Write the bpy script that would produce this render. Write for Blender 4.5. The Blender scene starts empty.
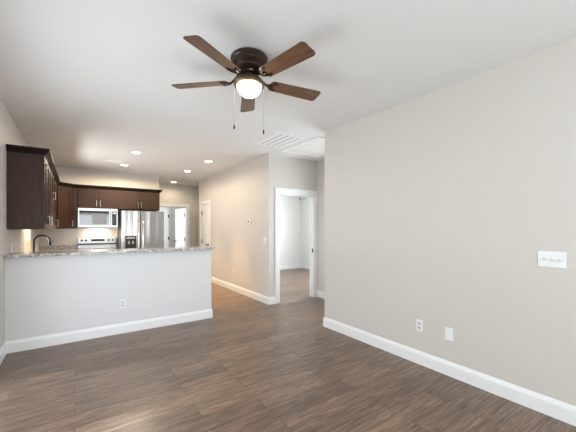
import bpy, bmesh, math, random
from mathutils import Vector, Matrix, Euler

random.seed(7)
scene = bpy.context.scene
C = scene.collection
PI = math.pi

# ------------------------------------------------------------------ camera
cam_d = bpy.data.cameras.new('camera')
cam = bpy.data.objects.new('camera', cam_d)
C.objects.link(cam)
cam.location = (0, 0, 1.395)
cam.rotation_euler = (PI / 2, 0, -0.609)
cam_d.sensor_width = 36.0
cam_d.lens = 305.18 / 576 * 36
cam_d.shift_y = 11.68 / 576
cam_d.clip_start = 0.02
scene.camera = cam

# ------------------------------------------------------------------ world, exposure
world = bpy.data.worlds.new('World')
scene.world = world
world.use_nodes = True
wn = world.node_tree.nodes
wn['Background'].inputs[0].default_value = (0.80, 0.90, 1.0, 1)
wn['Background'].inputs[1].default_value = 1.5
scene.view_settings.view_transform = 'Standard'
scene.view_settings.look = 'None'
scene.view_settings.gamma = 1
scene.view_settings.exposure = 0.14
scene.view_settings.use_curve_mapping = False


def area(name, loc, rot, sx, sy, power, color, spread=180):
    l = bpy.data.lights.new(name, 'AREA')
    l.shape = 'RECTANGLE'
    l.size = sx
    l.size_y = sy
    l.energy = power
    l.color = color
    l.spread = math.radians(spread)
    o = bpy.data.objects.new(name, l)
    C.objects.link(o)
    o.location = loc
    o.rotation_euler = rot
    return o


DAY = (0.86, 0.94, 1.0)
# daylight through the glazed doors in the left wall, out of frame (tilted up a little: it also carries light bounced off the bright ground outside)
area('daylight_patio_glass', (-0.80, 2.60, 1.06), (math.radians(101), 0, math.radians(-90)), 2.3, 2.0, 34, DAY)
# daylight through the rear window
area('daylight_rear_window', (0.95, -2.20, 1.45), (math.radians(97), 0, math.radians(-6)), 1.7, 1.3, 106, DAY)
# fill lamp added in front of the blind, tilted up to brighten the kitchen ceiling
area('kitchen_ceiling_fill', (-0.628, 6.49, 1.20), (math.radians(116), 0, math.radians(-90)), 0.68, 0.36, 50, (0.97, 0.98, 0.98), 168)
# daylight through the bedroom window
area('daylight_bedroom_window', (6.57, 6.1, 1.45), (math.radians(80), 0, math.radians(90)), 1.5, 1.3, 185, DAY)
# fill added out of sight behind the right wall to brighten the door wall
area('door_wall_fill', (4.14, 3.74, 1.50), (math.radians(90), 0, math.radians(90)), 0.7, 1.2, 24, DAY)
# cool area light inside the little room beyond the hall
area('far_room_light', (1.30, 10.5, 1.5), (math.radians(95), 0, math.radians(-90)), 0.8, 1.1, 27, DAY)

WARM = (1.0, 0.82, 0.61)
CAN_POWER = 104
CAN_EMIT = 14
FAN_EMIT = 24


# ------------------------------------------------------------------ materials
def new_mat(name):
    m = bpy.data.materials.new(name)
    m.use_nodes = True
    n = m.node_tree
    b = n.nodes['Principled BSDF']
    return m, n, b


def plain(name, col, rough=0.5, metal=0.0, spec=None, bump=0.0, bscale=200.0, emit=None, estr=0.0, vary=0.0):
    m, n, b = new_mat(name)
    b.inputs['Base Color'].default_value = (*col, 1)
    b.inputs['Roughness'].default_value = rough
    b.inputs['Metallic'].default_value = metal
    if spec is not None:
        b.inputs['Specular IOR Level'].default_value = spec
    tc = n.nodes.new('ShaderNodeTexCoord')
    if bump:
        no = n.nodes.new('ShaderNodeTexNoise')
        no.inputs['Scale'].default_value = bscale
        no.inputs['Detail'].default_value = 3
        n.links.new(tc.outputs['Object'], no.inputs['Vector'])
        bp = n.nodes.new('ShaderNodeBump')
        bp.inputs['Strength'].default_value = bump
        bp.inputs['Distance'].default_value = 0.002
        n.links.new(no.outputs['Fac'], bp.inputs['Height'])
        n.links.new(bp.outputs['Normal'], b.inputs['Normal'])
    if vary:
        no = n.nodes.new('ShaderNodeTexNoise')
        no.inputs['Scale'].default_value = 3.0
        n.links.new(tc.outputs['Object'], no.inputs['Vector'])
        r = n.nodes.new('ShaderNodeValToRGB')
        r.color_ramp.elements[0].position = 0.3
        r.color_ramp.elements[1].position = 0.7
        r.color_ramp.elements[0].color = (*[c * (1 - vary) for c in col], 1)
        r.color_ramp.elements[1].color = (*[min(1, c * (1 + vary)) for c in col], 1)
        n.links.new(no.outputs['Fac'], r.inputs['Fac'])
        n.links.new(r.outputs['Color'], b.inputs['Base Color'])
    if emit:
        b.inputs['Emission Color'].default_value = (*emit, 1)
        b.inputs['Emission Strength'].default_value = estr
    return m


def floor_mat(name):
    m, n, b = new_mat(name)
    N, L = n.nodes.new, n.links.new
    tc = N('ShaderNodeTexCoord')
    br = N('ShaderNodeTexBrick')
    br.offset = 0.37
    br.offset_frequency = 2
    br.inputs['Scale'].default_value = 1.0
    br.inputs['Brick Width'].default_value = 1.22
    br.inputs['Row Height'].default_value = 0.185
    br.inputs['Mortar Size'].default_value = 0.0016
    br.inputs['Mortar Smooth'].default_value = 0.2
    br.inputs['Bias'].default_value = 0.0
    br.inputs['Color1'].default_value = (0, 0, 0, 1)
    br.inputs['Color2'].default_value = (1, 1, 1, 1)
    br.inputs['Mortar'].default_value = (0.5, 0.5, 0.5, 1)
    L(tc.outputs['Object'], br.inputs['Vector'])
    # long grain along each plank, shifted per plank
    mp = N('ShaderNodeMapping')
    mp.inputs['Scale'].default_value = (1.1, 13.0, 1.0)
    L(tc.outputs['Object'], mp.inputs['Vector'])
    add = N('ShaderNodeVectorMath')
    add.operation = 'ADD'
    sc = N('ShaderNodeVectorMath')
    sc.operation = 'SCALE'
    sc.inputs['Scale'].default_value = 7.0
    L(br.outputs['Color'], sc.inputs[0])
    L(mp.outputs['Vector'], add.inputs[0])
    L(sc.outputs['Vector'], add.inputs[1])
    g = N('ShaderNodeTexNoise')
    g.inputs['Scale'].default_value = 3.1
    g.inputs['Detail'].default_value = 8
    g.inputs['Roughness'].default_value = 0.70
    g.inputs['Distortion'].default_value = 0.7
    L(add.outputs['Vector'], g.inputs['Vector'])
    ramp = N('ShaderNodeValToRGB')
    e = ramp.color_ramp.elements
    e[0].position = 0.28
    e[0].color = (0.050, 0.031, 0.021, 1)
    e[1].position = 0.74
    e[1].color = (0.370, 0.246, 0.168, 1)
    mid = e.new(0.5)
    mid.color = (0.178, 0.117, 0.080, 1)
    L(g.outputs['Fac'], ramp.inputs['Fac'])
    # short dark flecks and knots
    k1 = N('ShaderNodeMapping')
    k1.inputs['Scale'].default_value = (3.0, 22.0, 1.0)
    L(tc.outputs['Object'], k1.inputs['Vector'])
    kn = N('ShaderNodeTexNoise')
    kn.inputs['Scale'].default_value = 2.0
    kn.inputs['Detail'].default_value = 3
    L(k1.outputs['Vector'], kn.inputs['Vector'])
    kr = N('ShaderNodeMapRange')
    kr.inputs['From Min'].default_value = 0.60
    kr.inputs['From Max'].default_value = 0.74
    kr.inputs['To Min'].default_value = 1.0
    kr.inputs['To Max'].default_value = 0.62
    L(kn.outputs['Fac'], kr.inputs['Value'])
    # plank to plank tone
    mr = N('ShaderNodeMapRange')
    mr.inputs['To Min'].default_value = 0.80
    mr.inputs['To Max'].default_value = 1.20
    L(br.outputs['Color'], mr.inputs['Value'])
    mul = N('ShaderNodeVectorMath')
    mul.operation = 'SCALE'
    L(ramp.outputs['Color'], mul.inputs[0])
    km = N('ShaderNodeMath')
    km.operation = 'MULTIPLY'
    L(mr.outputs['Result'], km.inputs[0])
    L(kr.outputs['Result'], km.inputs[1])
    L(km.outputs[0], mul.inputs['Scale'])
    seam = N('ShaderNodeMixRGB')
    seam.inputs['Color2'].default_value = (0.03, 0.022, 0.018, 1)
    L(br.outputs['Fac'], seam.inputs['Fac'])
    L(mul.outputs['Vector'], seam.inputs['Color1'])
    L(seam.outputs['Color'], b.inputs['Base Color'])
    rr = N('ShaderNodeMapRange')
    rr.inputs['To Min'].default_value = 0.28
    rr.inputs['To Max'].default_value = 0.42
    L(g.outputs['Fac'], rr.inputs['Value'])
    L(rr.outputs['Result'], b.inputs['Roughness'])
    bp = N('ShaderNodeBump')
    bp.inputs['Strength'].default_value = 0.12
    bp.inputs['Distance'].default_value = 0.002
    L(g.outputs['Fac'], bp.inputs['Height'])
    L(bp.outputs['Normal'], b.inputs['Normal'])
    return m


def wood_mat(name, dark, light, scale=(1, 1, 1), rough=0.4, freq=6.0, spec=0.5):
    m, n, b = new_mat(name)
    N, L = n.nodes.new, n.links.new
    tc = N('ShaderNodeTexCoord')
    mp = N('ShaderNodeMapping')
    mp.inputs['Scale'].default_value = scale
    L(tc.outputs['Object'], mp.inputs['Vector'])
    g = N('ShaderNodeTexNoise')
    g.inputs['Scale'].default_value = freq
    g.inputs['Detail'].default_value = 6
    g.inputs['Distortion'].default_value = 0.5
    L(mp.outputs['Vector'], g.inputs['Vector'])
    r = N('ShaderNodeValToRGB')
    r.color_ramp.elements[0].position = 0.32
    r.color_ramp.elements[0].color = (*dark, 1)
    r.color_ramp.elements[1].position = 0.70
    r.color_ramp.elements[1].color = (*light, 1)
    L(g.outputs['Fac'], r.inputs['Fac'])
    L(r.outputs['Color'], b.inputs['Base Color'])
    b.inputs['Roughness'].default_value = rough
    b.inputs['Specular IOR Level'].default_value = spec
    return m


def granite_mat(name):
    m, n, b = new_mat(name)
    N, L = n.nodes.new, n.links.new
    tc = N('ShaderNodeTexCoord')
    v = N('ShaderNodeTexVoronoi')
    v.inputs['Scale'].default_value = 62
    L(tc.outputs['Object'], v.inputs['Vector'])
    no = N('ShaderNodeTexNoise')
    no.inputs['Scale'].default_value = 28
    no.inputs['Detail'].default_value = 4
    L(tc.outputs['Object'], no.inputs['Vector'])
    r1 = N('ShaderNodeValToRGB')
    e = r1.color_ramp.elements
    e[0].position = 0.30
    e[0].color = (0.05, 0.045, 0.045, 1)
    e[1].position = 0.62
    e[1].color = (0.66, 0.62, 0.58, 1)
    mid = e.new(0.46)
    mid.color = (0.34, 0.31, 0.29, 1)
    L(no.outputs['Fac'], r1.inputs['Fac'])
    r2 = N('ShaderNodeValToRGB')
    r2.color_ramp.interpolation = 'CONSTANT'
    f = r2.color_ramp.elements
    f[0].position = 0.0
    f[0].color = (0.18, 0.16, 0.15, 1)
    f[1].position = 0.72
    f[1].color = (0.82, 0.80, 0.78, 1)
    k = f.new(0.25)
    k.color = (0.48, 0.44, 0.41, 1)
    sep = N('ShaderNodeSeparateColor')
    L(v.outputs['Color'], sep.inputs['Color'])
    L(sep.outputs['Red'], r2.inputs['Fac'])
    mx = N('ShaderNodeMixRGB')
    mx.inputs['Fac'].default_value = 0.5
    L(r1.outputs['Color'], mx.inputs['Color1'])
    L(r2.outputs['Color'], mx.inputs['Color2'])
    L(mx.outputs['Color'], b.inputs['Base Color'])
    b.inputs['Roughness'].default_value = 0.16
    return m


def glass_mat(name):
    m = bpy.data.materials.new(name)
    m.use_nodes = True
    n = m.node_tree
    n.nodes.clear()
    out = n.nodes.new('ShaderNodeOutputMaterial')
    t = n.nodes.new('ShaderNodeBsdfTransparent')
    g = n.nodes.new('ShaderNodeBsdfGlossy')
    g.inputs['Roughness'].default_value = 0.02
    lw = n.nodes.new('ShaderNodeLayerWeight')
    lw.inputs['Blend'].default_value = 0.5
    pw_ = n.nodes.new('ShaderNodeMath')
    pw_.operation = 'POWER'
    pw_.inputs[1].default_value = 4.0
    n.links.new(lw.outputs['Facing'], pw_.inputs[0])
    fr = n.nodes.new('ShaderNodeMapRange')
    fr.inputs['To Min'].default_value = 0.03
    fr.inputs['To Max'].default_value = 0.8
    n.links.new(pw_.outputs[0], fr.inputs['Value'])
    mx = n.nodes.new('ShaderNodeMixShader')
    n.links.new(fr.outputs[0], mx.inputs[0])
    n.links.new(t.outputs[0], mx.inputs[1])
    n.links.new(g.outputs[0], mx.inputs[2])
    n.links.new(mx.outputs[0], out.inputs[0])
    return m


def steel_mat(name):
    m, n, b = new_mat(name)
    N, L = n.nodes.new, n.links.new
    b.inputs['Base Color'].default_value = (0.42, 0.41, 0.395, 1)
    b.inputs['Metallic'].default_value = 1.0
    b.inputs['Roughness'].default_value = 0.24
    tc = N('ShaderNodeTexCoord')
    mp = N('ShaderNodeMapping')
    mp.inputs['Scale'].default_value = (5.5, 5.5, 0.35)
    L(tc.outputs['Object'], mp.inputs['Vector'])
    no = N('ShaderNodeTexNoise')
    no.inputs['Scale'].default_value = 1.0
    no.inputs['Detail'].default_value = 1.5
    L(mp.outputs['Vector'], no.inputs['Vector'])
    bp = N('ShaderNodeBump')
    bp.inputs['Strength'].default_value = 0.35
    bp.inputs['Distance'].default_value = 0.03
    L(no.outputs['Fac'], bp.inputs['Height'])
    L(bp.outputs['Normal'], b.inputs['Normal'])
    return m


M = {}
M['wall'] = plain('greige wall paint', (0.640, 0.605, 0.560), 0.75, bump=0.15, bscale=260)
M['wall_white'] = plain('white wall paint', (0.80, 0.80, 0.78), 0.75, bump=0.15, bscale=260)
M['half'] = plain('pale grey half wall paint', (0.74, 0.735, 0.735), 0.75, bump=0.15, bscale=260)
M['ceil'] = plain('flat white ceiling paint', (0.82, 0.815, 0.80), 0.9, bump=0.25, bscale=180)
M['trim'] = plain('white semi gloss trim', (0.86, 0.86, 0.855), 0.38)
M['door'] = plain('white door paint', (0.84, 0.84, 0.83), 0.42)
M['floor'] = floor_mat('grey brown plank floor')
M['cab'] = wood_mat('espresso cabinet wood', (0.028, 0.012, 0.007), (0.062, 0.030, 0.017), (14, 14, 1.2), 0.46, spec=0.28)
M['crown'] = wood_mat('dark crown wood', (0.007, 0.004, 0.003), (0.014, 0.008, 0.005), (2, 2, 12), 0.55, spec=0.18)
M['granite'] = granite_mat('speckled granite')
M['steel'] = plain('brushed stainless', (0.50, 0.49, 0.475), 0.30, 1.0, bump=0.05, bscale=400)
M['fridge'] = steel_mat('brushed stainless fridge door')
M['nickel'] = plain('satin nickel', (0.70, 0.68, 0.65), 0.28, 1.0)
M['darkside'] = plain('dark grey appliance side', (0.06, 0.06, 0.062), 0.45)
M['blackglass'] = plain('black glass', (0.006, 0.006, 0.007), 0.06)
M['black'] = plain('black plastic', (0.012, 0.012, 0.012), 0.4)
M['grey'] = plain('grey plastic', (0.33, 0.34, 0.35), 0.4)
M['bronze'] = plain('oil rubbed bronze', (0.060, 0.042, 0.032), 0.34, 0.75, vary=0.25)
M['bronze_ring'] = plain('aged bronze', (0.16, 0.105, 0.062), 0.36, 0.7, vary=0.2)
M['blade'] = wood_mat('walnut fan blade', (0.085, 0.041, 0.021), (0.195, 0.102, 0.055), (1.2, 14, 1), 0.33, 4.0)
M['bowl'] = plain('lit frosted glass bowl', (0.9, 0.87, 0.8), 0.4, emit=(1.0, 0.86, 0.64), estr=FAN_EMIT)
M['lens'] = plain('lit downlight lens', (0.9, 0.9, 0.88), 0.4, emit=(1.0, 0.90, 0.74), estr=CAN_EMIT)
M['plate'] = plain('white wall plate', (0.84, 0.84, 0.83), 0.35)
M['slot'] = plain('dark slots', (0.05, 0.05, 0.05), 0.5)
M['socket'] = plain('light grey socket face', (0.62, 0.62, 0.61), 0.4)
M['vent'] = plain('white enamel grille', (0.93, 0.93, 0.925), 0.45)
M['cream'] = plain('cream roller blind', (0.80, 0.72, 0.54), 0.7)
M['hardware'] = plain('black hardware', (0.015, 0.013, 0.012), 0.45, 0.3)
M['glass'] = glass_mat('window glass')
M['meshglass'] = plain('microwave window screen', (0.13, 0.13, 0.135), 0.25)
M['lit'] = plain('pale display', (0.45, 0.55, 0.6), 0.3)


# ------------------------------------------------------------------ mesh helpers
def box(bm, x0, x1, y0, y1, z0, z1, bevel=0.0, mat=None):
    g = bmesh.ops.create_cube(bm, size=1.0)
    vs = g['verts']
    cx, cy, cz = (x0 + x1) / 2, (y0 + y1) / 2, (z0 + z1) / 2
    for v in vs:
        v.co = Vector((cx + v.co.x * (x1 - x0), cy + v.co.y * (y1 - y0), cz + v.co.z * (z1 - z0)))
    if bevel:
        es = list({e for v in vs for e in v.link_edges})
        r = bmesh.ops.bevel(bm, geom=es, offset=bevel, segments=2, affect='EDGES', profile=0.5)
        vs = list({v for f in r['faces'] for v in f.verts} | {v for v in vs if v.is_valid})
    if mat is not None:
        bmesh.ops.transform(bm, matrix=mat, verts=vs)
    return vs


def lathe(bm, prof, segs=32, center=(0, 0, 0), axis='Z'):
    """revolve (radius, height) pairs"""
    rings = []
    for r, h in prof:
        ring = []
        for i in range(segs):
            a = 2 * PI * i / segs
            if axis == 'Z':
                p = (r * math.cos(a), r * math.sin(a), h)
            elif axis == 'Y':
                p = (r * math.cos(a), h, r * math.sin(a))
            else:
                p = (h, r * math.cos(a), r * math.sin(a))
            ring.append(bm.verts.new(Vector(p) + Vector(center)))
        rings.append(ring)
    for a, b in zip(rings, rings[1:]):
        for i in range(segs):
            j = (i + 1) % segs
            bm.faces.new((a[i], a[j], b[j], b[i]))
    bm.faces.new(rings[0])
    bm.faces.new(rings[-1])


def tube(bm, pts, r, segs=12):
    """round tube through points; r may be a list"""
    pts = [Vector(p) for p in pts]
    rs = r if isinstance(r, (list, tuple)) else [r] * len(pts)
    rings = []
    up = Vector((0.0, 0.0, 1.0))
    ref = None
    for i, p in enumerate(pts):
        a = pts[max(i - 1, 0)]
        b = pts[min(i + 1, len(pts) - 1)]
        d = (b - a).normalized()
        if ref is None:
            ref = d.cross(up)
            if ref.length < 1e-4:
                ref = d.cross(Vector((0, 1, 0)))
            ref.normalize()
        ref = (ref - d * ref.dot(d)).normalized()
        q = d.cross(ref)
        rings.append([bm.verts.new(p + rs[i] * (math.cos(2 * PI * k / segs) * ref + math.sin(2 * PI * k / segs) * q)) for k in range(segs)])
    for a, b in zip(rings, rings[1:]):
        for i in range(segs):
            j = (i + 1) % segs
            bm.faces.new((a[i], a[j], b[j], b[i]))
    bm.faces.new(rings[0])
    bm.faces.new(rings[-1])


def prism(bm, poly, z0, z1):
    lo = [bm.verts.new((x, y, z0)) for x, y in poly]
    hi = [bm.verts.new((x, y, z1)) for x, y in poly]
    n = len(poly)
    bm.faces.new(lo)
    bm.faces.new(hi)
    for i in range(n):
        j = (i + 1) % n
        bm.faces.new((lo[i], lo[j], hi[j], hi[i]))


def sweep(bm, path, prof):
    """profile (out, z) along a 2-D polyline with mitred corners; out is to the right of the direction of travel"""
    path = [Vector((p[0], p[1])) for p in path]
    rings = []
    n = len(path)
    for i, p in enumerate(path):
        def nrm(a, b):
            d = (b - a).normalized()
            return Vector((d.y, -d.x))
        if i == 0:
            m = nrm(path[0], path[1])
        elif i == n - 1:
            m = nrm(path[-2], path[-1])
        else:
            a, b = nrm(path[i - 1], p), nrm(p, path[i + 1])
            m = (a + b) / (1 + a.dot(b))
        rings.append([bm.verts.new((p.x + m.x * o, p.y + m.y * o, z)) for o, z in prof])
    k = len(prof)
    for a, b in zip(rings, rings[1:]):
        for i in range(k):
            j = (i + 1) % k
            bm.faces.new((a[i], a[j], b[j], b[i]))
    bm.faces.new(rings[0])
    bm.faces.new(rings[-1])


def obj(name, bm, mat, parent=None, loc=None, rot=None, smooth=False):
    bmesh.ops.recalc_face_normals(bm, faces=bm.faces)
    me = bpy.data.meshes.new(name)
    bm.to_mesh(me)
    bm.free()
    me.materials.append(M[mat])
    if smooth:
        me.shade_smooth()
        try:
            me.set_sharp_from_angle(angle=math.radians(38))
        except Exception:
            pass
    o = bpy.data.objects.new(name, me)
    C.objects.link(o)
    if parent:
        o.parent = parent
    if loc:
        o.location = loc
    if rot:
        o.rotation_euler = rot
    return o


def nb():
    return bmesh.new()


def bx(name, dims, mat, parent=None, bevel=0.0, **k):
    bm = nb()
    box(bm, *dims, bevel=bevel)
    return obj(name, bm, mat, parent, **k)


def struct(o):
    o['kind'] = 'structure'
    return o


def tag(o, label, cat, group=None):
    o['label'] = label
    o['category'] = cat
    if group:
        o['group'] = group
    return o


def empty(name, loc=(0, 0, 0), rz=0.0):
    o = bpy.data.objects.new(name, None)
    o.empty_display_size = 0.05
    C.objects.link(o)
    o.location = loc
    o.rotation_euler = (0, 0, rz)
    return o


def copy_tree(o, parent=None):
    c = o.copy()
    C.objects.link(c)
    if parent:
        c.parent = parent
    for ch in list(o.children):
        copy_tree(ch, c)
    return c


# ------------------------------------------------------------------ room dimensions
H = 2.74
R = 2.894       # right wall face
T = 2.880       # thermostat wall face
L_ = -0.638     # left wall face
P = 4.564       # half wall face
D = 4.735       # bedroom door wall face
B = 8.400       # kitchen back wall face
F = 9.740       # hall end wall face
RE = 3.247      # right wall's far corner
NX = 4.012      # alcove's right wall
TE = 8.549      # thermostat wall's far corner
REAR = -2.05
BX, BY = 6.42, 8.42   # bedroom far corner
WT = 0.12

struct(bx('floor', (-0.9, 6.7, -2.3, 12.0, -0.1, 0.0), 'floor'))
struct(bx('ceiling', (-0.9, 6.7, -2.3, 12.0, H, H + 0.1), 'ceil'))


def wall(name, boxes, mat='wall'):
    bm = nb()
    for b in boxes:
        box(bm, *b)
    return struct(obj(name, bm, mat))


# left wall, with a window over the sink and one behind the camera
WY0, WY1, WZ0, WZ1 = 6.03, 6.92, 1.02, 1.80
SY0, SY1, SZ0, SZ1 = 1.40, 3.80, 0.0, 2.10
X0, X1 = L_ - WT, L_
wall('wall_left', [(X0, X1, REAR - WT, SY0, 0, H), (X0, X1, SY0, SY1, SZ1, H),
                   (X0, X1, SY1, WY0, 0, H), (X0, X1, WY0, WY1, 0, WZ0), (X0, X1, WY0, WY1, WZ1, H), (X0, X1, WY1, 12.0, 0, H)])
# rear wall with a window
PX0, PX1, PZ0, PZ1 = 0.05, 1.85, 0.78, 2.12
wall('wall_rear', [(L_, PX0, REAR - WT, REAR, 0, H), (PX1, R, REAR - WT, REAR, 0, H), (PX0, PX1, REAR - WT, REAR, PZ1, H), (PX0, PX1, REAR - WT, REAR, 0, PZ0)])
# right wall (with its return into the alcove)
wall('wall_right', [(R, R + WT, REAR - WT, RE, 0, H), (R + WT, NX + WT, RE - WT, RE, 0, H)])
# alcove end wall
AY0, AY1, AZ0, AZ1 = 3.36, 4.12, 0.85, 2.15
wall('wall_alcove', [(NX, NX + WT, RE, AY0, 0, H), (NX, NX + WT, AY1, D, 0, H), (NX, NX + WT, AY0, AY1, 0, AZ0), (NX, NX + WT, AY0, AY1, AZ1, H)])
# bedroom door wall
OX0, OX1, OZ = 3.106, 3.940, 2.038
wall('wall_doorway', [(T + WT, OX0, D, D + WT, 0, H), (OX1, 4.2, D, D + WT, 0, H), (OX0, OX1, D, D + WT, OZ, H)])
# thermostat wall, with a closet door near its far end
CY0, CY1, CZ = 7.716, 8.332, 2.035
wall('wall_hall', [(T, T + WT, D, CY0, 0, H), (T, T + WT, CY1, TE, 0, H), (T, T + WT, CY0, CY1, CZ, H)])
# bedroom
wall('wall_bedroom_back', [(T + WT, BX, BY, TE, 0, H)], 'wall_white')
BW = (5.35, 6.85, 0.8, 2.1)
wall('wall_bedroom_side', [(BX, BX + WT, 4.6, BW[0], 0, H), (BX, BX + WT, BW[1], TE, 0, H), (BX, BX + WT, BW[0], BW[1], 0, BW[2]), (BX, BX + WT, BW[0], BW[1], BW[3], H)], 'wall_white')
wall('wall_bedroom_front', [(4.2, BX, D, D + WT, 0, H)], 'wall_white')
# kitchen back wall and its return along the hall
wall('wall_back', [(L_, 1.78, B, B + WT, 0, H), (1.66, 1.78, B + WT, F, 0, H)])
# hall end wall with a cased doorway
FX0, FX1, FZ = 2.02, 2.884, 2.040
wall('wall_hall_end', [(L_, FX0, F, F + WT, 0, H), (FX1, 4.6, F, F + WT, 0, H), (FX0, FX1, F, F + WT, FZ, H)])
wall('wall_hall_side', [(4.5, 4.62, TE, F, 0, H)])
# little room beyond
wall('wall_far_room', [(1.0, 3.62, 11.25, 11.37, 0, H)], 'wall')
wall('wall_far_room_side', [(3.50, 3.62, F + WT, 11.25, 0, H)], 'wall')
# half wall under the bar
wall('wall_half', [(L_, 1.735, P, P + 0.14, 0, 1.063)], 'half')

# ------------------------------------------------------------------ baseboards
BASE = [(0, 0), (0.0145, 0), (0.0145, 0.098), (0.0115, 0.112), (0.007, 0.124), (0.004, 0.134), (0, 0.134)]


def baseboard(name, path):
    bm = nb()
    sweep(bm, path, BASE)
    return struct(obj(name, bm, 'trim'))


# the profile stands out to the right of travel
baseboard('baseboard_right', [(NX, RE), (R, RE), (R, REAR)])
baseboard('baseboard_left', [(L_, SY1 + 0.08), (L_, P)])
baseboard('baseboard_half', [(L_, P), (1.735, P), (1.735, P + 0.14)])
baseboard('baseboard_hall', [(T, CY0 - 0.09), (T, D), (OX0 - 0.096, D)])
baseboard('baseboard_alcove', [(NX, D), (NX, RE)])
baseboard('baseboard_bedroom', [(T + WT, BY), (BX, BY), (BX, 4.86)])
baseboard('baseboard_hall_end', [(FX1 + 0.09, F), (4.5, F)])


# ------------------------------------------------------------------ door and window casings
def casing_y(name, x0, x1, ztop, yface, w=0.09, wr=None):
    """casing round an opening in a wall that faces -Y, plus the jamb lining"""
    bm = nb()
    t = 0.018
    ya, yb = yface - t, yface
    wr = wr or w
    for a, b in ((x0 - w, x0), (x1, x1 + wr)):
        box(bm, a, b, ya, yb, 0, ztop + w, bevel=0.004)
    box(bm, x0, x1, ya, yb, ztop, ztop + w, bevel=0.004)
    # raised outer band of the moulded profile
    box(bm, x0 - w, x0 - w + 0.02, ya - 0.006, ya, 0, ztop + w)
    box(bm, x1 + wr - 0.02, x1 + wr, ya - 0.006, ya, 0, ztop + w)
    box(bm, x0 - w + 0.02, x1 + wr - 0.02, ya - 0.006, ya, ztop + w - 0.02, ztop + w)
    j = 0.014
    box(bm, x0, x0 + j, yface, yface + WT, 0, ztop)
    box(bm, x1 - j, x1, yface, yface + WT, 0, ztop)
    box(bm, x0, x1, yface, yface + WT, ztop - j, ztop)
    # door stop
    s = 0.01
    box(bm, x0 + j, x0 + j + s, yface + 0.05, yface + 0.085, 0, ztop - j)
    box(bm, x1 - j - s, x1 - j, yface + 0.05, yface + 0.085, 0, ztop - j)
    box(bm, x0 + j, x1 - j, yface + 0.05, yface + 0.085, ztop - j - s, ztop - j)
    return struct(obj(name, bm, 'trim'))


tr = casing_y('trim_1', OX0, OX1, OZ, D, w=0.096, wr=0.070)
bx('strike_plate', (OX1 - 0.017, OX1 - 0.0138, D + 0.010, D + 0.046, 0.895, 0.975), 'hardware', tr)
casing_y('trim_2', FX0, FX1, FZ, F)

# closet door casing on the thermostat wall (faces -X)
bm = nb()
w, t = 0.08, 0.018
for a, b in ((CY0 - w, CY0), (CY1, CY1 + w)):
    box(bm, T - t, T, a, b, 0, CZ + w, bevel=0.004)
box(bm, T - t, T, CY0, CY1, CZ, CZ + w, bevel=0.004)
for a, b in ((CY0, CY0 + 0.014), (CY1 - 0.014, CY1)):
    box(bm, T, T + WT, a, b, 0, CZ)
box(bm, T, T + WT, CY0, CY1, CZ - 0.014, CZ)
struct(obj('trim_3', bm, 'trim'))


# ------------------------------------------------------------------ panel doors
def door_leaf(name, w, h=2.01, hinge_side=1, knob=True, t=0.035):
    """local frame: leaf hangs from x=0 to x=w along +X, face to -Y at y=0; hinge_side 1 = hinges at x=w, else at x=0"""
    root = struct(empty(name))
    bm = nb()
    st = min(0.11, w * 0.17)
    mid = 0.09 if w > 0.5 else 0.07
    z0 = 0.008
    box(bm, 0, st, 0, t, z0, h)
    box(bm, w - st, w, 0, t, z0, h)
    rails = [(z0, 0.22), (0.80, 0.98), (1.55, 1.65), (h - 0.12, h)]
    for a, b in rails:
        box(bm, st, w - st, 0, t, a, b)
    c0, c1 = w / 2 - mid / 2, w / 2 + mid / 2
    for (a, b), (c, d) in zip(rails, rails[1:]):
        box(bm, c0, c1, 0, t, b, c)
        for x0, x1 in ((st, c0), (c1, w - st)):
            box(bm, x0, x1, 0.011, t - 0.011, b, c)
            box(bm, x0 + 0.03, x1 - 0.03, 0.004, t - 0.004, b + 0.03, c - 0.03, bevel=0.003)
    obj('leaf', bm, 'door', root)
    hx = w if hinge_side == 1 else 0.0
    kx = 0.065 if hinge_side == 1 else w - 0.065
    for z in (0.22, 1.02, 1.80):
        hb = nb()
        lathe(hb, [(0.010, z - 0.05), (0.010, z + 0.05)], 10, (hx, -0.008, 0))
        box(hb, hx - 0.030, hx + 0.014, -0.003, 0.0, z - 0.05, z + 0.05)
        obj('hinge', hb, 'hardware', root)
    if knob:
        kb = nb()
        lathe(kb, [(0.030, 0.0), (0.030, -0.008), (0.010, -0.012), (0.010, -0.035), (0.024, -0.042), (0.030, -0.054), (0.026, -0.066), (0.008, -0.070)], 20, (kx, 0, 0.94), 'Y')
        obj('knob', kb, 'hardware', root, smooth=True)
    return root


# closet door: faces -X; local +X runs along world -Y ... hinges at its far (left) side
d1 = door_leaf('door_1', CY1 - CY0 - 0.032, h=CZ - 0.02, hinge_side=-1)
d1.location = (T + 0.012, CY1 - 0.016, 0)
d1.rotation_euler = (0, 0, -PI / 2)
# half open door of the little room, hinged on the right jamb, swung inwards
d2 = door_leaf('door_2', 0.83, h=2.02, hinge_side=1)
a = math.radians(-85)
hinge = Vector((FX1 - 0.016, F + WT + 0.01, 0))
off = Matrix.Rotation(a, 4, 'Z') @ Vector((0.83, 0, 0))
d2.rotation_euler = (0, 0, a)
d2.location = hinge - off
# closed door at the back of the little room
d3 = door_leaf('door_3', 0.72, h=2.03, hinge_side=1)
d3.location = (1.98, 11.20, 0)
bm = nb()
box(bm, 1.90, 1.98, 11.232, 11.25, 0, 2.12)
box(bm, 2.70, 2.78, 11.232, 11.25, 0, 2.12)
box(bm, 1.98, 2.70, 11.232, 11.25, 2.03, 2.12)
struct(obj('trim_4', bm, 'trim'))


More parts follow.
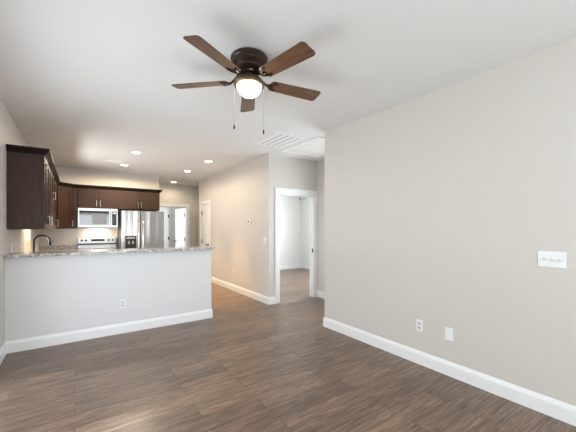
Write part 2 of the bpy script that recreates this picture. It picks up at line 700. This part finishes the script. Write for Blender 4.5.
# ------------------------------------------------------------------ windows
def window(name, axis, face, a0, a1, z0, z1, inward, mullions=(), glass=True):
    """axis 'X': wall plane X=face, opening along Y; 'Y': wall plane Y=face, opening along X.  inward = +1/-1 along the axis."""
    root = struct(empty(name))
    fr = nb()
    w, dp = 0.05, 0.07

    def bb(bm, p0, p1, q0, q1, h0, h1):
        if axis == 'X':
            box(bm, min(q0, q1), max(q0, q1), p0, p1, h0, h1)
        else:
            box(bm, p0, p1, min(q0, q1), max(q0, q1), h0, h1)
    q0, q1 = face - inward * 0.02, face - inward * (0.02 + dp)
    bb(fr, a0, a0 + w, q0, q1, z0, z1)
    bb(fr, a1 - w, a1, q0, q1, z0, z1)
    bb(fr, a0 + w, a1 - w, q0, q1, z0, z0 + w)
    bb(fr, a0 + w, a1 - w, q0, q1, z1 - w, z1)
    for m_ in mullions:
        bb(fr, m_ - 0.03, m_ + 0.03, q0, q1, z0 + w, z1 - w)
    obj('window_frame', fr, 'trim', root)
    cs = nb()
    c = 0.08
    e0, e1 = face, face + inward * 0.018
    bb(cs, a0 - c, a0, e0, e1, z0 - (0.0 if z0 < 0.01 else c), z1 + c)
    bb(cs, a1, a1 + c, e0, e1, z0 - (0.0 if z0 < 0.01 else c), z1 + c)
    bb(cs, a0, a1, e0, e1, z1, z1 + c)
    if z0 > 0.01:
        bb(cs, a0, a1, e0, e1, z0 - c, z0)
    if name != 'window_1':
        obj('window_casing', cs, 'trim', root)
    else:
        cs.free()
    gl = nb()
    g0, g1 = face - inward * 0.05, face - inward * 0.056
    bb(gl, a0 + w, a1 - w, g0, g1, z0 + w, z1 - w)
    obj('window_pane', gl, 'glass', root)
    return root


w1 = window('window_1', 'X', L_, WY0, WY1, WZ0, WZ1, 1)
bx('roller_blind', (L_ - 0.012, L_ + 0.004, WY0 - 0.03, WY1 + 0.03, WZ0 - 0.01, WZ1 + 0.03), 'cream', w1)
window('window_2', 'X', L_, SY0, SY1, SZ0, SZ1, 1, mullions=(2.60,))
window('window_3', 'Y', REAR, PX0, PX1, PZ0, PZ1, 1, mullions=(0.95,))
window('added_window_5', 'X', NX, AY0, AY1, AZ0, AZ1, -1)  # unseen alcove window, added to give the door wall fill an opening
window('window_4', 'X', BX, BW[0], BW[1], BW[2], BW[3], -1, mullions=(6.1,))


# ------------------------------------------------------------------ wall plates
def outlet(name, loc, rz, label, cat='outlet', group=None, kind='duplex', w=0.072, h=0.116):
    """local frame: plate lies in XZ, faces -Y, centre at origin; y=0 is the wall"""
    root = empty(name, loc, rz)
    tag(root, label, cat, group)
    p = nb()
    box(p, -w / 2, w / 2, -0.006, 0, -h / 2, h / 2, bevel=0.002)
    obj('plate', p, 'plate', root)
    if kind == 'duplex':
        for z in (-0.021, 0.021):
            s = nb()
            box(s, -0.0165, 0.0165, -0.0085, -0.006, z - 0.0145, z + 0.0145, bevel=0.001)
            so = obj('socket', s, 'socket', root)
            sl = nb()
            for x in (-0.007, 0.007):
                box(sl, x - 0.0014, x + 0.0014, -0.0092, -0.0085, z - 0.001, z + 0.008)
            lathe(sl, [(0.0028, -0.0085), (0.0028, -0.0092)], 10, (0, 0, z - 0.008), 'Y')
            obj('slot', sl, 'slot', so)
    elif kind == 'blank':
        for z in (-0.03, 0.03):
            s = nb()
            lathe(s, [(0.004, -0.006), (0.003, -0.0072)], 12, (0, 0, z), 'Y')
            obj('screw', s, 'socket', root)
    elif kind.startswith('toggle'):
        n = int(kind[6:])
        for i in range(n):
            x = (i - (n - 1) / 2) * 0.046
            s = nb()
            box(s, x - 0.006, x + 0.006, -0.0075, -0.006, -0.013, 0.013)
            f_ = obj('toggle_slot', s, 'socket', root)
            s = nb()
            m_ = Matrix.Translation((x, -0.007, 0)) @ Matrix.Rotation(math.radians(22), 4, 'X')
            box(s, -0.0045, 0.0045, -0.016, 0.0, -0.005, 0.005, bevel=0.001, mat=m_)
            obj('toggle', s, 'plate', root)
    return root


RW = PI / 2 * -1          # faces -X : local -Y -> world -X
outlet('light_switch', (R, 0.735, 1.16), RW, 'white triple toggle switch plate on the right wall near the photo edge', 'light switch', kind='toggle3', w=0.165)
outlet('wall_outlet', (R, 1.792, 0.394), RW, 'white two-socket outlet low on the right wall above the baseboard', 'outlet')
outlet('cable_plate', (R, 1.492, 0.392), RW, 'blank white cover plate low on the right wall beside the outlet', 'wall plate', kind='blank', w=0.076, h=0.118)
outlet('wall_outlet', (0.515, P, 0.388), 0, 'white outlet in the middle of the pale half wall under the bar', 'outlet')
outlet('wall_outlet', (T, 6.19, 0.42), RW, 'white outlet low on the hallway wall under the thermostat', 'outlet')
outlet('light_switch', (T, 4.88, 1.163), RW, 'single white toggle switch on the hallway wall beside the bedroom doorway', 'light switch', kind='toggle1', w=0.072)
outlet('wall_outlet', (L_, 5.0, 1.145), -RW, 'white outlet on left kitchen wall above bar, the one nearer the half wall', 'outlet')
outlet('wall_outlet', (L_, 5.79, 1.165), -RW, 'white outlet on left kitchen wall, the one nearer the tall faucet', 'outlet')

# thermostat
th = empty('thermostat', (T, 5.465, 1.515), RW)
tag(th, 'small white thermostat with dark screen on the hallway wall', 'thermostat')
bx('housing', (-0.055, 0.055, -0.024, 0, -0.045, 0.045), 'plate', th, bevel=0.005)
bx('screen', (-0.046, -0.002, -0.0255, -0.024, -0.024, 0.026), 'slot', th)

# bedroom fittings seen through the doorway
for loc, rz, lab in (((6.35, BY, 2.38), 0, 'tiny grey round fitting high on the bedroom back wall, left of the corner'),
                     ((BX, 8.19, 2.38), RW, 'small round plate high on the bedroom side wall, right of the corner')):
    g = empty('sprinkler_head', loc, rz)
    tag(g, lab, 'sprinkler')
    e = nb()
    lathe(e, [(0.04, 0.0), (0.04, -0.004), (0.03, -0.010), (0.012, -0.012)], 20, (0, 0, 0), 'Y')
    obj('escutcheon', e, 'plate', g, smooth=True)
    e = nb()
    lathe(e, [(0.012, -0.010), (0.012, -0.05), (0.026, -0.052), (0.026, -0.056)], 14, (0, 0, 0), 'Y')
    obj('nozzle', e, 'grey', g, smooth=True)


# ------------------------------------------------------------------ cabinets
def shaker(bm, w, h, t=0.02, fr=0.062):
    """door in XZ from (0,0) to (w,h), front at y=-t"""
    box(bm, 0, fr, -t, 0, 0, h, bevel=0.0015)
    box(bm, w - fr, w, -t, 0, 0, h, bevel=0.0015)
    box(bm, fr, w - fr, -t, 0, 0, fr, bevel=0.0015)
    box(bm, fr, w - fr, -t, 0, h - fr, h, bevel=0.0015)
    box(bm, fr, w - fr, -t + 0.013, -0.002, fr, h - fr)
    k = 0.008
    box(bm, fr, fr + k, -t + 0.005, -t + 0.011, fr, h - fr)
    box(bm, w - fr - k, w - fr, -t + 0.005, -t + 0.011, fr, h - fr)
    box(bm, fr, w - fr, -t + 0.005, -t + 0.011, fr, fr + k)
    box(bm, fr, w - fr, -t + 0.005, -t + 0.011, h - fr - k, h - fr)


def pull(x, z, y, length=0.13, horizontal=False):
    bm = nb()
    if horizontal:
        tube(bm, [(x - length / 2, y - 0.03, z), (x + length / 2, y - 0.03, z)], 0.0055, 10)
        for s in (-0.4, 0.4):
            tube(bm, [(x + s * length, y, z), (x + s * length, y - 0.03, z)], 0.0045, 8)
    else:
        tube(bm, [(x, y - 0.03, z - length / 2), (x, y - 0.03, z + length / 2)], 0.0055, 10)
        for s in (-0.4, 0.4):
            tube(bm, [(x, y, z + s * length), (x, y - 0.03, z + s * length)], 0.0045, 8)
    return bm


def cabinet(name, loc, rz, w, d, h, doors, label, group, upper=True, kick=0.0, handles=None, hz=None, doorw=None):
    """local frame: width along +X from 0, front faces -Y at y=0, back at y=d, bottom z=0"""
    root = empty(name, loc, rz)
    tag(root, label, 'cabinet', group)
    bm = nb()
    t = 0.018
    box(bm, 0, t, t, d, kick, h)
    box(bm, w - t, w, t, d, kick, h)
    box(bm, t, w - t, t, d, kick, kick + t)
    box(bm, t, w - t, t, d, h - t, h)
    box(bm, t, w - t, d - 0.008, d, kick + t, h - t)
    # face frame
    f = 0.038
    box(bm, 0, f, -0.001, t, kick, h)
    box(bm, w - f, w, -0.001, t, kick, h)
    box(bm, f, w - f, -0.001, t, kick, kick + f)
    box(bm, f, w - f, -0.001, t, h - f, h)
    if kick:
        box(bm, 0, w, 0.06, 0.08, 0, kick)
        box(bm, 0, t, 0.06, d, 0, kick)
        box(bm, w - t, w, 0.06, d, 0, kick)
    obj('body', bm, 'cab', root)
    g = 0.006
    dw_all = doorw if doorw else w
    n = len(doors)
    dw = (dw_all - 2 * 0.012 - (n - 1) * g) / n
    z0, z1 = kick + 0.010, h - 0.012
    for i, side in enumerate(doors):
        x0 = 0.012 + i * (dw + g)
        bm = nb()
        shaker(bm, dw, z1 - z0)
        do = obj('door', bm, 'cab', root, loc=(x0, 0, z0))
        hx = dw - 0.032 if side == 'R' else 0.032
        hzz = (0.10 if upper else (z1 - z0) - 0.10)
        obj('handle', pull(hx, hzz, -0.02), 'nickel', do)
    return root


ZB, ZT = 1.375, 2.285
# left run: faces +X.  local +X -> world +Y?  rz=+90: local -Y -> world +X, local +X -> world +Y
LX = -0.320
dpt = LX - L_ - 0.002
GU = 'dark wall cabinets'
LU = 'left kitchen wall'
UPPERS = []
UPPERS.append(cabinet('upper_cabinet', (LX, 4.650, ZB), PI / 2, 0.40, dpt, ZT - ZB, ['R'], 'tall dark wall cabinet nearest the room, its plain side panel facing out', GU))
UPPERS.append(cabinet('upper_cabinet', (LX, 5.051, ZB), PI / 2, 0.80, dpt, ZT - ZB, ['R', 'L'], 'two-door dark cabinet on left wall, second from the near end', GU))
UPPERS.append(cabinet('upper_cabinet', (LX, 5.852, 1.815), PI / 2, 1.10, dpt, ZT - 1.815, ['R', 'L'], 'short dark cabinet on left wall, high above the sink faucet', GU))
UPPERS.append(cabinet('upper_cabinet', (LX, 6.953, ZB), PI / 2, 0.786, dpt, ZT - ZB, ['R', 'L'], 'dark cabinet on left wall next to the diagonal corner cabinet', GU))
# diagonal corner cabinet: its door faces the room at 45 degrees
BYF = 8.072
dpb = B - BYF - 0.002
CA = Vector((LX, 7.790, ZB))
cc = empty('upper_cabinet', CA)
tag(cc, 'diagonal corner cabinet with one reddish brown door, left of the microwave', 'cabinet', GU)
poly = [Vector((x, y, ZB)) - CA for x, y in ((LX, 7.742), (LX, 7.790), (-0.038, BYF), (0.040, BYF), (0.040, B - 0.002), (L_ + 0.002, B - 0.002), (L_ + 0.002, 7.742))]
bm = nb()
prism(bm, [(p.x, p.y) for p in poly], 0.0, ZT - ZB)
obj('body', bm, 'cab', cc)
cw = 0.3988
bm = nb()
shaker(bm, cw - 0.05, ZT - ZB - 0.022)
do = obj('door', bm, 'cab', cc, loc=(0.025 * 0.7071, 0.025 * 0.7071, 0.010), rot=(0, 0, PI / 4))
obj('handle', pull(cw - 0.05 - 0.032, 0.10, -0.02), 'nickel', do)
bm = nb()
box(bm, -0.034, 0.040, BYF - 0.014, BYF, ZB, ZT, bevel=0.001)
bmesh.ops.transform(bm, matrix=Matrix.Translation(-CA), verts=bm.verts)
obj('filler_strip', bm, 'cab', cc)
UPPERS.append(cc)
# back run: faces -Y
UPPERS.append(cabinet('upper_cabinet', (0.043, BYF, 1.825), 0, 0.768, dpb, ZT - 1.825, ['R', 'L'], 'short two-door brown cabinet directly above the microwave', GU))
UPPERS.append(cabinet('upper_cabinet', (0.812, BYF, 1.825), 0, 0.915, dpb, ZT - 1.825, ['R', 'L'], 'short two-door brown cabinet directly above the refrigerator', GU))

# crown along both runs, returned to the wall at the near end
CR = [(0.0, 2.258), (0.008, 2.258), (0.010, 2.266), (0.016, 2.274), (0.030, 2.290), (0.042, 2.304), (0.048, 2.310), (0.050, 2.332), (-0.02, 2.332), (-0.02, 2.2855), (0.0, 2.2855)]
cr_path = [Vector(p) for p in ((L_ + 0.002, 4.649), (LX + 0.0215, 4.649), (LX + 0.0215, 5.0505), (LX + 0.0215, 5.8515), (LX + 0.0215, 6.9525), (LX + 0.0215, 7.7405), (LX + 0.0215, 7.7711),
           (-0.0191, BYF - 0.0215), (0.0425, BYF - 0.0215), (0.8115, BYF - 0.0215), (1.728, BYF - 0.0215), (1.728, B - 0.002))]
cr_n = [Vector(((b - a).y, -(b - a).x)).normalized() for a, b in zip(cr_path, cr_path[1:])]
cr_rings = []
for i, p in enumerate(cr_path):
    a = cr_n[max(i - 1, 0)]
    b = cr_n[min(i, len(cr_n) - 1)]
    m_ = (a + b) / (1 + a.dot(b))
    cr_rings.append([Vector((p.x + m_.x * o, p.y + m_.y * o, z)) for o, z in CR])
for cab_, (a, b) in zip(UPPERS, ((0, 2), (2, 3), (3, 4), (4, 5), (5, 8), (8, 9), (9, 11))):
    bm = nb()
    rings = [[bm.verts.new(v) for v in cr_rings[k]] for k in range(a, b + 1)]
    for p, q in zip(rings, rings[1:]):
        for k in range(len(p)):
            l = (k + 1) % len(p)
            bm.faces.new((p[k], p[l], q[l], q[k]))
    bm.faces.new(rings[0])
    bm.faces.new(rings[-1])
    mw_ = Matrix.Translation(cab_.location) @ cab_.rotation_euler.to_matrix().to_4x4()
    bmesh.ops.transform(bm, matrix=mw_.inverted(), verts=bm.verts)
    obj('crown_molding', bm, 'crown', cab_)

# base cabinets and the L-shaped worktop (below the bar's sight line)
cabinet('base_cabinet', (-0.03, 4.72, 0), PI / 2, B - 0.002 - 4.72, -0.03 - L_ - 0.002, 0.874, ['R', 'L'] * 4, 'dark base cabinets under the granite worktop along the left kitchen wall', None, upper=False, kick=0.10)
bm = nb()
prism(bm, [(L_ + 0.001, 4.705), (0.0, 4.705), (0.0, 7.745), (0.040, 7.745), (0.040, B - 0.001), (L_ + 0.001, B - 0.001)], 0.875, 0.912)
tag(obj('kitchen_worktop', bm, 'granite'), 'granite kitchen worktop behind the bar, left of the range', 'countertop')
tag(bx('granite_backsplash', (L_ + 0.001, 0.040, B - 0.021, B - 0.001, 0.913, 1.008), 'granite', bevel=0.002), 'low granite backsplash strip on the back wall between faucet and range', 'backsplash')

# raised bar top
bm = nb()
box(bm, L_ + 0.001, 1.812, 4.478, 4.885, 1.064, 1.097, bevel=0.004)
o = obj('bar_countertop', bm, 'granite')
tag(o, 'long speckled granite bar top on the pale half wall', 'countertop')

# faucet
fa = empty('kitchen_faucet', (-0.50, 5.85, 0.912))
tag(fa, 'tall dark bronze gooseneck faucet behind the bar at left', 'faucet')
bm = nb()
lathe(bm, [(0.032, 0), (0.032, 0.008), (0.022, 0.014), (0.022, 0.075), (0.015, 0.09)], 20)
obj('base', bm, 'hardware', fa, smooth=True)
pts = [(0, 0, 0.08), (0, 0, 0.26)]
for i in range(13):
    a = PI - i / 12 * PI
    pts.append((0.093 + 0.093 * math.cos(a), 0, 0.275 + 0.093 * math.sin(a)))
pts.append((0.187, 0, 0.262))
bm = nb()
tube(bm, pts, 0.0125, 14)
obj('spout', bm, 'hardware', fa, smooth=True)
bm = nb()
lathe(bm, [(0.013, 0.275), (0.018, 0.262), (0.020, 0.225), (0.018, 0.215)], 16, (0.187, 0, 0))
obj('spray_head', bm, 'hardware', fa, smooth=True)
bm = nb()
tube(bm, [(0, -0.02, 0.055), (0, -0.05, 0.060), (0, -0.085, 0.085)], [0.008, 0.007, 0.006], 10)
obj('lever', bm, 'hardware', fa, smooth=True)

# ------------------------------------------------------------------ microwave
mw = empty('microwave', (0.05, 7.985, 1.402))
tag(mw, 'stainless over-the-range microwave with black glass door', 'microwave')
W, Dm, Hm = 0.752, 0.412, 0.42
bx('body', (0, W, 0.03, Dm, 0, Hm), 'steel', mw, bevel=0.003)
bm = nb()
# steel door frame and top grille band
box(bm, 0, 0.585, 0, 0.03, 0.012, 0.048)
box(bm, 0, 0.585, 0, 0.03, Hm - 0.055, Hm)
box(bm, 0, 0.022, 0, 0.03, 0.048, Hm - 0.055)
md = obj('door', bm, 'steel', mw)
bx('door_glass', (0.022, 0.585, 0.002, 0.03, 0.048, Hm - 0.055), 'blackglass', md)
bx('door_window', (0.26, 0.535, -0.001, 0.002, 0.075, Hm - 0.115), 'meshglass', md)
bm = nb()
tube(bm, [(0.610, 0.01, 0.06), (0.610, -0.035, 0.075), (0.610, -0.035, Hm - 0.085), (0.610, 0.01, Hm - 0.07)], 0.012, 12)
obj('handle', bm, 'nickel', mw, smooth=True)
bm = nb()
box(bm, 0.585, W, 0.0, 0.03, 0.012, 0.045)
box(bm, 0.585, W, 0.0, 0.03, Hm - 0.055, Hm)
box(bm, 0.585, 0.638, 0.004, 0.03, 0.045, Hm - 0.055)
box(bm, W - 0.022, W, 0.0, 0.03, 0.045, Hm - 0.055)
obj('front_frame', bm, 'steel', mw)
cp = bx('control_panel', (0.638, W - 0.022, 0.002, 0.03, 0.045, Hm - 0.055), 'black', mw)
bx('display', (0.650, 0.718, 0.0005, 0.002, Hm - 0.115, Hm - 0.08), 'lit', cp)
for r_ in range(4):
    for c_ in range(3):
        bx('button', (0.650 + c_ * 0.024, 0.668 + c_ * 0.024, 0.0, 0.002, 0.075 + r_ * 0.045, 0.10 + r_ * 0.045), 'darkside', cp)
bx('underside_vent', (0.04, W - 0.04, 0.05, Dm - 0.04, -0.006, 0.0), 'darkside', mw)

hl = bpy.data.lights.new('hood_lamp', 'AREA')
hl.shape = 'RECTANGLE'
hl.size, hl.size_y, hl.energy, hl.color = 0.30, 0.05, 5.0, WARM
hlo = bpy.data.objects.new('hood_lamp', hl)
C.objects.link(hlo)
hlo.parent = mw
hlo.location = (W / 2, Dm - 0.14, -0.008)

# ------------------------------------------------------------------ range
rg = empty('kitchen_range', (0.048, 7.74, 0))
tag(rg, 'stainless electric range below the microwave, knobs on its back panel', 'range')
Wr = 0.758
bx('body', (0, Wr, 0.02, 0.64, 0.0, 0.90), 'darkside', rg)
bx('cooktop', (0, Wr, 0.0, 0.60, 0.90, 0.918), 'blackglass', rg, bevel=0.003)
od = bx('oven_door', (0.005, Wr - 0.005, 0.0, 0.02, 0.22, 0.86), 'steel', rg)
bm = nb()
tube(bm, [(0.07, 0.0, 0.79), (0.07, -0.045, 0.79), (Wr - 0.07, -0.045, 0.79), (Wr - 0.07, 0.0, 0.79)], 0.011, 10)
obj('handle', bm, 'nickel', od, smooth=True)
bx('drawer', (0.005, Wr - 0.005, 0.0, 0.02, 0.05, 0.21), 'steel', rg)
bm = nb()
box(bm, 0, Wr, 0.595, 0.655, 0.918, 1.165, bevel=0.006)
bg = obj('backguard', bm, 'steel', rg)
bx('trim_strip', (0.0, Wr, 0.588, 0.596, 1.00, 1.035), 'darkside', bg)
bx('display', (0.255, 0.515, 0.590, 0.5955, 1.085, 1.130), 'blackglass', bg)
for x in (0.075, 0.155, Wr - 0.155, Wr - 0.075):
    bm = nb()
    lathe(bm, [(0.024, 0.596), (0.022, 0.570), (0.014, 0.567)], 18, (x, 0, 1.105), 'Y')
    obj('knob', bm, 'black', rg, smooth=True)

# ------------------------------------------------------------------ refrigerator
fr_ = empty('refrigerator', (0.832, 7.575, 0))
tag(fr_, 'stainless side-by-side refrigerator with dark dispenser behind the bar', 'refrigerator')
Wf, Hf = 0.888, 1.775
bx('body', (0.004, Wf - 0.004, 0.075, 0.80, 0.02, Hf - 0.012), 'darkside', fr_, bevel=0.004)
SP = 0.385
dl = bx('door', (0.0, SP - 0.004, 0, 0.07, 0.04, Hf), 'fridge', fr_, bevel=0.010)
dr = bx('door', (SP + 0.004, Wf, 0, 0.07, 0.04, Hf), 'fridge', fr_, bevel=0.010)
for dd, x in ((dl, SP - 0.045), (dr, SP + 0.045)):
    bm = nb()
    tube(bm, [(x, 0.0, 0.42), (x, -0.045, 0.45), (x, -0.055, 0.6), (x, -0.055, 1.4), (x, -0.045, 1.50), (x, 0.0, 1.53)], 0.013, 12)
    obj('handle', bm, 'nickel', dd, smooth=True)
dp = empty('dispenser')
dp.parent = fr_
bm = nb()
for bb_ in ((0.075, 0.295, -0.004, 0.0, 0.84, 0.865), (0.075, 0.295, -0.004, 0.0, 1.12, 1.215), (0.075, 0.090, -0.004, 0.0, 0.865, 1.12), (0.280, 0.295, -0.004, 0.0, 0.865, 1.12), (0.09, 0.28, -0.0012, 0.0, 0.865, 1.12)):
    box(bm, *bb_)
obj('surround', bm, 'black', dp)
bx('control_strip', (0.10, 0.27, -0.0055, -0.004, 1.15, 1.185), 'grey', dp)
for x in (0.145, 0.225):
    bx('paddle', (x - 0.018, x + 0.018, -0.022, -0.001, 1.03, 1.10), 'grey', dp, bevel=0.003)
bx('drip_tray', (0.10, 0.27, -0.018, -0.001, 0.868, 0.88), 'grey', dp)

# ------------------------------------------------------------------ ceiling lights
first = None
can_roots = []
spots = [((0.887, 5.994), 'ceiling downlight above the bar, left of the passage, in front of the register'),
         ((0.858, 7.322), 'round ceiling downlight beside the small ceiling register'),
         ((2.179, 7.278), 'middle ceiling downlight of the three leading down the passage to the hall'),
         ((2.209, 5.964), 'rightmost ceiling downlight, closest to the long hallway wall'),
         ((2.360, 9.238), 'farthest ceiling downlight, over the hall end doorway')]
for i, ((x, y), lab) in enumerate(spots):
    if first is None:
        first = empty('downlight')
        bm = nb()
        lathe(bm, [(0.094, 0.0), (0.094, -0.004), (0.086, -0.011), (0.070, -0.012), (0.068, -0.004), (0.068, 0.0)], 32)
        obj('trim_ring', bm, 'plate', first, smooth=True)
        bm = nb()
        lathe(bm, [(0.0675, -0.001), (0.0675, -0.010), (0.05, -0.017), (0.03, -0.021), (0.004, -0.023)], 32)
        obj('lens', bm, 'lens', first, smooth=True)
        ld = bpy.data.lights.new('downlight_lamp', 'SPOT')
        ld.energy = CAN_POWER
        ld.color = WARM
        ld.spot_size = math.radians(178)
        ld.spot_blend = 0.20
        ld.shadow_soft_size = 0.07
        lo = bpy.data.objects.new('lamp', ld)
        C.objects.link(lo)
        lo.parent = first
        lo.location = (0, 0, -0.05)
        r_ = first
    else:
        r_ = copy_tree(first)
    r_.location = (x, y, H)
    # the two over the passage and the one at the hall end are dimmed further than the kitchen pair
    dim = (0.62, 0.85, 0.05, 0.05, 0.18)[i]
    if dim < 1:
        lamp = [c for c in r_.children if c.type == 'LIGHT'][0]
        lamp.data = lamp.data.copy()
        lamp.data.energy = CAN_POWER * dim
        lamp.data.spot_blend = 0.6 if i > 1 else 0.20
    can_roots.append(r_)
    tag(r_, lab, 'ceiling light', 'recessed ceiling lights')

for i, r_ in enumerate(can_roots):
    # extra narrow orange spot added under each can to warm the floor colour
    bd = bpy.data.lights.new('added_floor_spot', 'SPOT')
    bd.energy = (90, 90, 310, 310, 70)[i]
    bd.color = (1.0, 0.66, 0.32)
    bd.spot_size = math.radians(54)
    bd.spot_blend = 1.0
    bd.shadow_soft_size = 0.06
    bo = bpy.data.objects.new('added_spot', bd)
    C.objects.link(bo)
    bo.parent = r_
    bo.location = (0, 0, -0.05)

# ------------------------------------------------------------------ ceiling grille, register and hatch
gr = empty('return_air_grille', (2.595, 3.94, H))
tag(gr, 'large white return air grille in the ceiling near the alcove', 'air grille')
gx, gy = 0.295, 0.352
bm = nb()
fw = 0.03
box(bm, -gx, gx, -gy, -gy + fw, -0.010, 0, bevel=0.003)
box(bm, -gx, gx, gy - fw, gy, -0.010, 0, bevel=0.003)
box(bm, -gx, -gx + fw, -gy + fw, gy - fw, -0.010, 0, bevel=0.003)
box(bm, gx - fw, gx, -gy + fw, gy - fw, -0.010, 0, bevel=0.003)
obj('frame', bm, 'vent', gr)
bx('backing', (-gx + fw, gx - fw, -gy + fw, gy - fw, -0.002, 0), 'grey', gr)
ns = 5
pw = (2 * gx - 2 * fw) / ns
for i in range(ns):
    x0 = -gx + fw + i * pw
    bm = nb()
    # each bay is a bank of angled louvres
    nl = 3
    for k in range(nl):
        m_ = Matrix.Translation((x0 + 0.012 + (k + 0.5) * (pw - 0.024) / nl, 0, -0.008)) @ Matrix.Rotation(math.radians(7), 4, 'Y')
        box(bm, -0.0138, 0.0138, -gy + fw, gy - fw, -0.0006, 0.0006, mat=m_)
    obj('louvre_bank', bm, 'vent', gr)

rv = empty('ceiling_register', (0.63, 7.09, H))
tag(rv, 'small white ceiling register left of the farther kitchen downlight', 'air vent')
bm = nb()
for b_ in ((-0.15, 0.15, -0.09, -0.065, -0.008, 0), (-0.15, 0.15, 0.065, 0.09, -0.008, 0), (-0.15, -0.12, -0.065, 0.065, -0.008, 0), (0.12, 0.15, -0.065, 0.065, -0.008, 0)):
    box(bm, *b_)
obj('frame', bm, 'vent', rv)
bx('opening', (-0.12, 0.12, -0.065, 0.065, -0.0015, 0), 'slot', rv)
for k in range(6):
    bm = nb()
    m_ = Matrix.Translation((0, -0.054 + k * 0.0216, -0.006)) @ Matrix.Rotation(math.radians(-35), 4, 'X')
    box(bm, -0.12, 0.12, -0.008, 0.008, -0.0008, 0.0008, mat=m_)
    obj('slat', bm, 'vent', rv)

ah = empty('attic_hatch', (3.35, 3.93, H))
tag(ah, 'white framed attic hatch in the ceiling beside the air grille', 'hatch')
ax_, ay_ = 0.44, 0.515
bm = nb()
fw = 0.05
for b_ in ((-ax_, ax_, -ay_, -ay_ + fw, -0.018, 0), (-ax_, ax_, ay_ - fw, ay_, -0.018, 0), (-ax_, -ax_ + fw, -ay_ + fw, ay_ - fw, -0.018, 0), (ax_ - fw, ax_, -ay_ + fw, ay_ - fw, -0.018, 0)):
    box(bm, *b_, bevel=0.004)
obj('frame', bm, 'trim', ah)
bx('panel', (-ax_ + fw, ax_ - fw, -ay_ + fw, ay_ - fw, -0.006, 0), 'ceil', ah)

# ------------------------------------------------------------------ ceiling fan
FC = Vector((1.127, 2.150, H))
fan = empty('ceiling_fan', FC)
tag(fan, 'bronze five-blade ceiling fan with lit frosted bowl, flush to the ceiling', 'ceiling fan')
bm = nb()
lathe(bm, [(0.110, 0.0), (0.140, -0.004), (0.146, -0.014), (0.146, -0.034), (0.138, -0.042), (0.140, -0.050), (0.138, -0.062), (0.112, -0.078), (0.104, -0.084), (0.104, -0.098), (0.086, -0.108), (0.060, -0.112)], 48)
obj('motor_housing', bm, 'bronze', fan, smooth=True)
bm = nb()
lathe(bm, [(0.058, -0.108), (0.074, -0.116), (0.078, -0.126), (0.074, -0.136), (0.050, -0.142), (0.050, -0.150)], 36)
obj('rotor_hub', bm, 'bronze', fan, smooth=True)
bm = nb()
lathe(bm, [(0.048, -0.140), (0.062, -0.155), (0.085, -0.168), (0.108, -0.188), (0.120, -0.206), (0.123, -0.220), (0.117, -0.231), (0.099, -0.234), (0.097, -0.222), (0.05, -0.20)], 48)
obj('light_fitter', bm, 'bronze_ring', fan, smooth=True)
prof = [(0.094, -0.224)]
for i in range(0, 11):
    a = i / 10 * PI / 2
    prof.append((max(0.094 * math.cos(a), 0.003), -0.231 - 0.086 * math.sin(a)))
bm = nb()
lathe(bm, prof, 48)
obj('glass_bowl', bm, 'bowl', fan, smooth=True)
bm = nb()
lathe(bm, [(0.006, -0.314), (0.007, -0.319), (0.005, -0.324), (0.002, -0.326)], 16)
obj('finial', bm, 'bronze_ring', fan, smooth=True)


def blade_outline(r0=0.175, r1=0.635, w0=0.058, w1=0.070, c=0.028, n=6):
    pts = []

    def corner(cx, cy, a0):
        for i in range(n + 1):
            a = a0 + i / n * PI / 2
            pts.append((cx + c * math.cos(a), cy + c * math.sin(a)))
    corner(r1 - c, w1 - c, 0)
    corner(r0 + c, w0 - c, PI / 2)
    corner(r0 + c, -w0 + c, PI)
    corner(r1 - c, -w1 + c, 3 * PI / 2)
    return pts


BZ = -0.188
fb = None
for k in range(5):
    ang = math.radians(64 + 72 * k)
    if fb is None:
        bm = nb()
        prism(bm, blade_outline(), -0.003, 0.003)
        fb = obj('fan_blade', bm, 'blade', fan)
        fb.rotation_mode = 'QUATERNION'
        bi = nb()
        # forked blade iron: arm from the hub and two tines screwed under the blade
        tube(bi, [(0.060, 0, 0.056), (0.085, 0, 0.050), (0.115, 0, 0.020), (0.150, 0, -0.004), (0.175, 0, -0.008)], [0.012, 0.011, 0.009, 0.009, 0.010], 10)
        for s in (-1, 1):
            tube(bi, [(0.150, 0.0, -0.006), (0.178, s * 0.022, -0.008), (0.215, s * 0.038, -0.006), (0.232, s * 0.038, -0.005)], [0.009, 0.008, 0.009, 0.006], 8)
            lathe(bi, [(0.011, -0.011), (0.011, -0.003)], 12, (0.215, s * 0.038, 0))
        lathe(bi, [(0.013, -0.013), (0.013, -0.003)], 12, (0.185, 0, 0))
        obj('blade_bracket', bi, 'bronze', fb, smooth=True)
        cur = fb
    else:
        cur = copy_tree(fb, fan)
    cur.location = (0, 0, BZ)
    cur.rotation_quaternion = (Matrix.Rotation(ang, 3, 'Z') @ Matrix.Rotation(math.radians(-12), 3, 'X')).to_quaternion()

rt = Vector((math.cos(0.609), -math.sin(0.609), 0))
for s, ztip in ((-0.119, -0.565), (0.113, -0.605)):
    q = rt * s
    bm = nb()
    tube(bm, [(q.x, q.y, -0.222), (q.x, q.y, ztip + 0.03)], 0.0009, 6)
    ch = obj('pull_chain', bm, 'bronze_ring', fan)
    bm = nb()
    lathe(bm, [(0.002, ztip + 0.034), (0.0055, ztip + 0.026), (0.0065, ztip + 0.008), (0.005, ztip), (0.002, ztip - 0.003)], 12, (q.x, q.y, 0))
    obj('chain_knob', bm, 'hardware', ch, smooth=True)
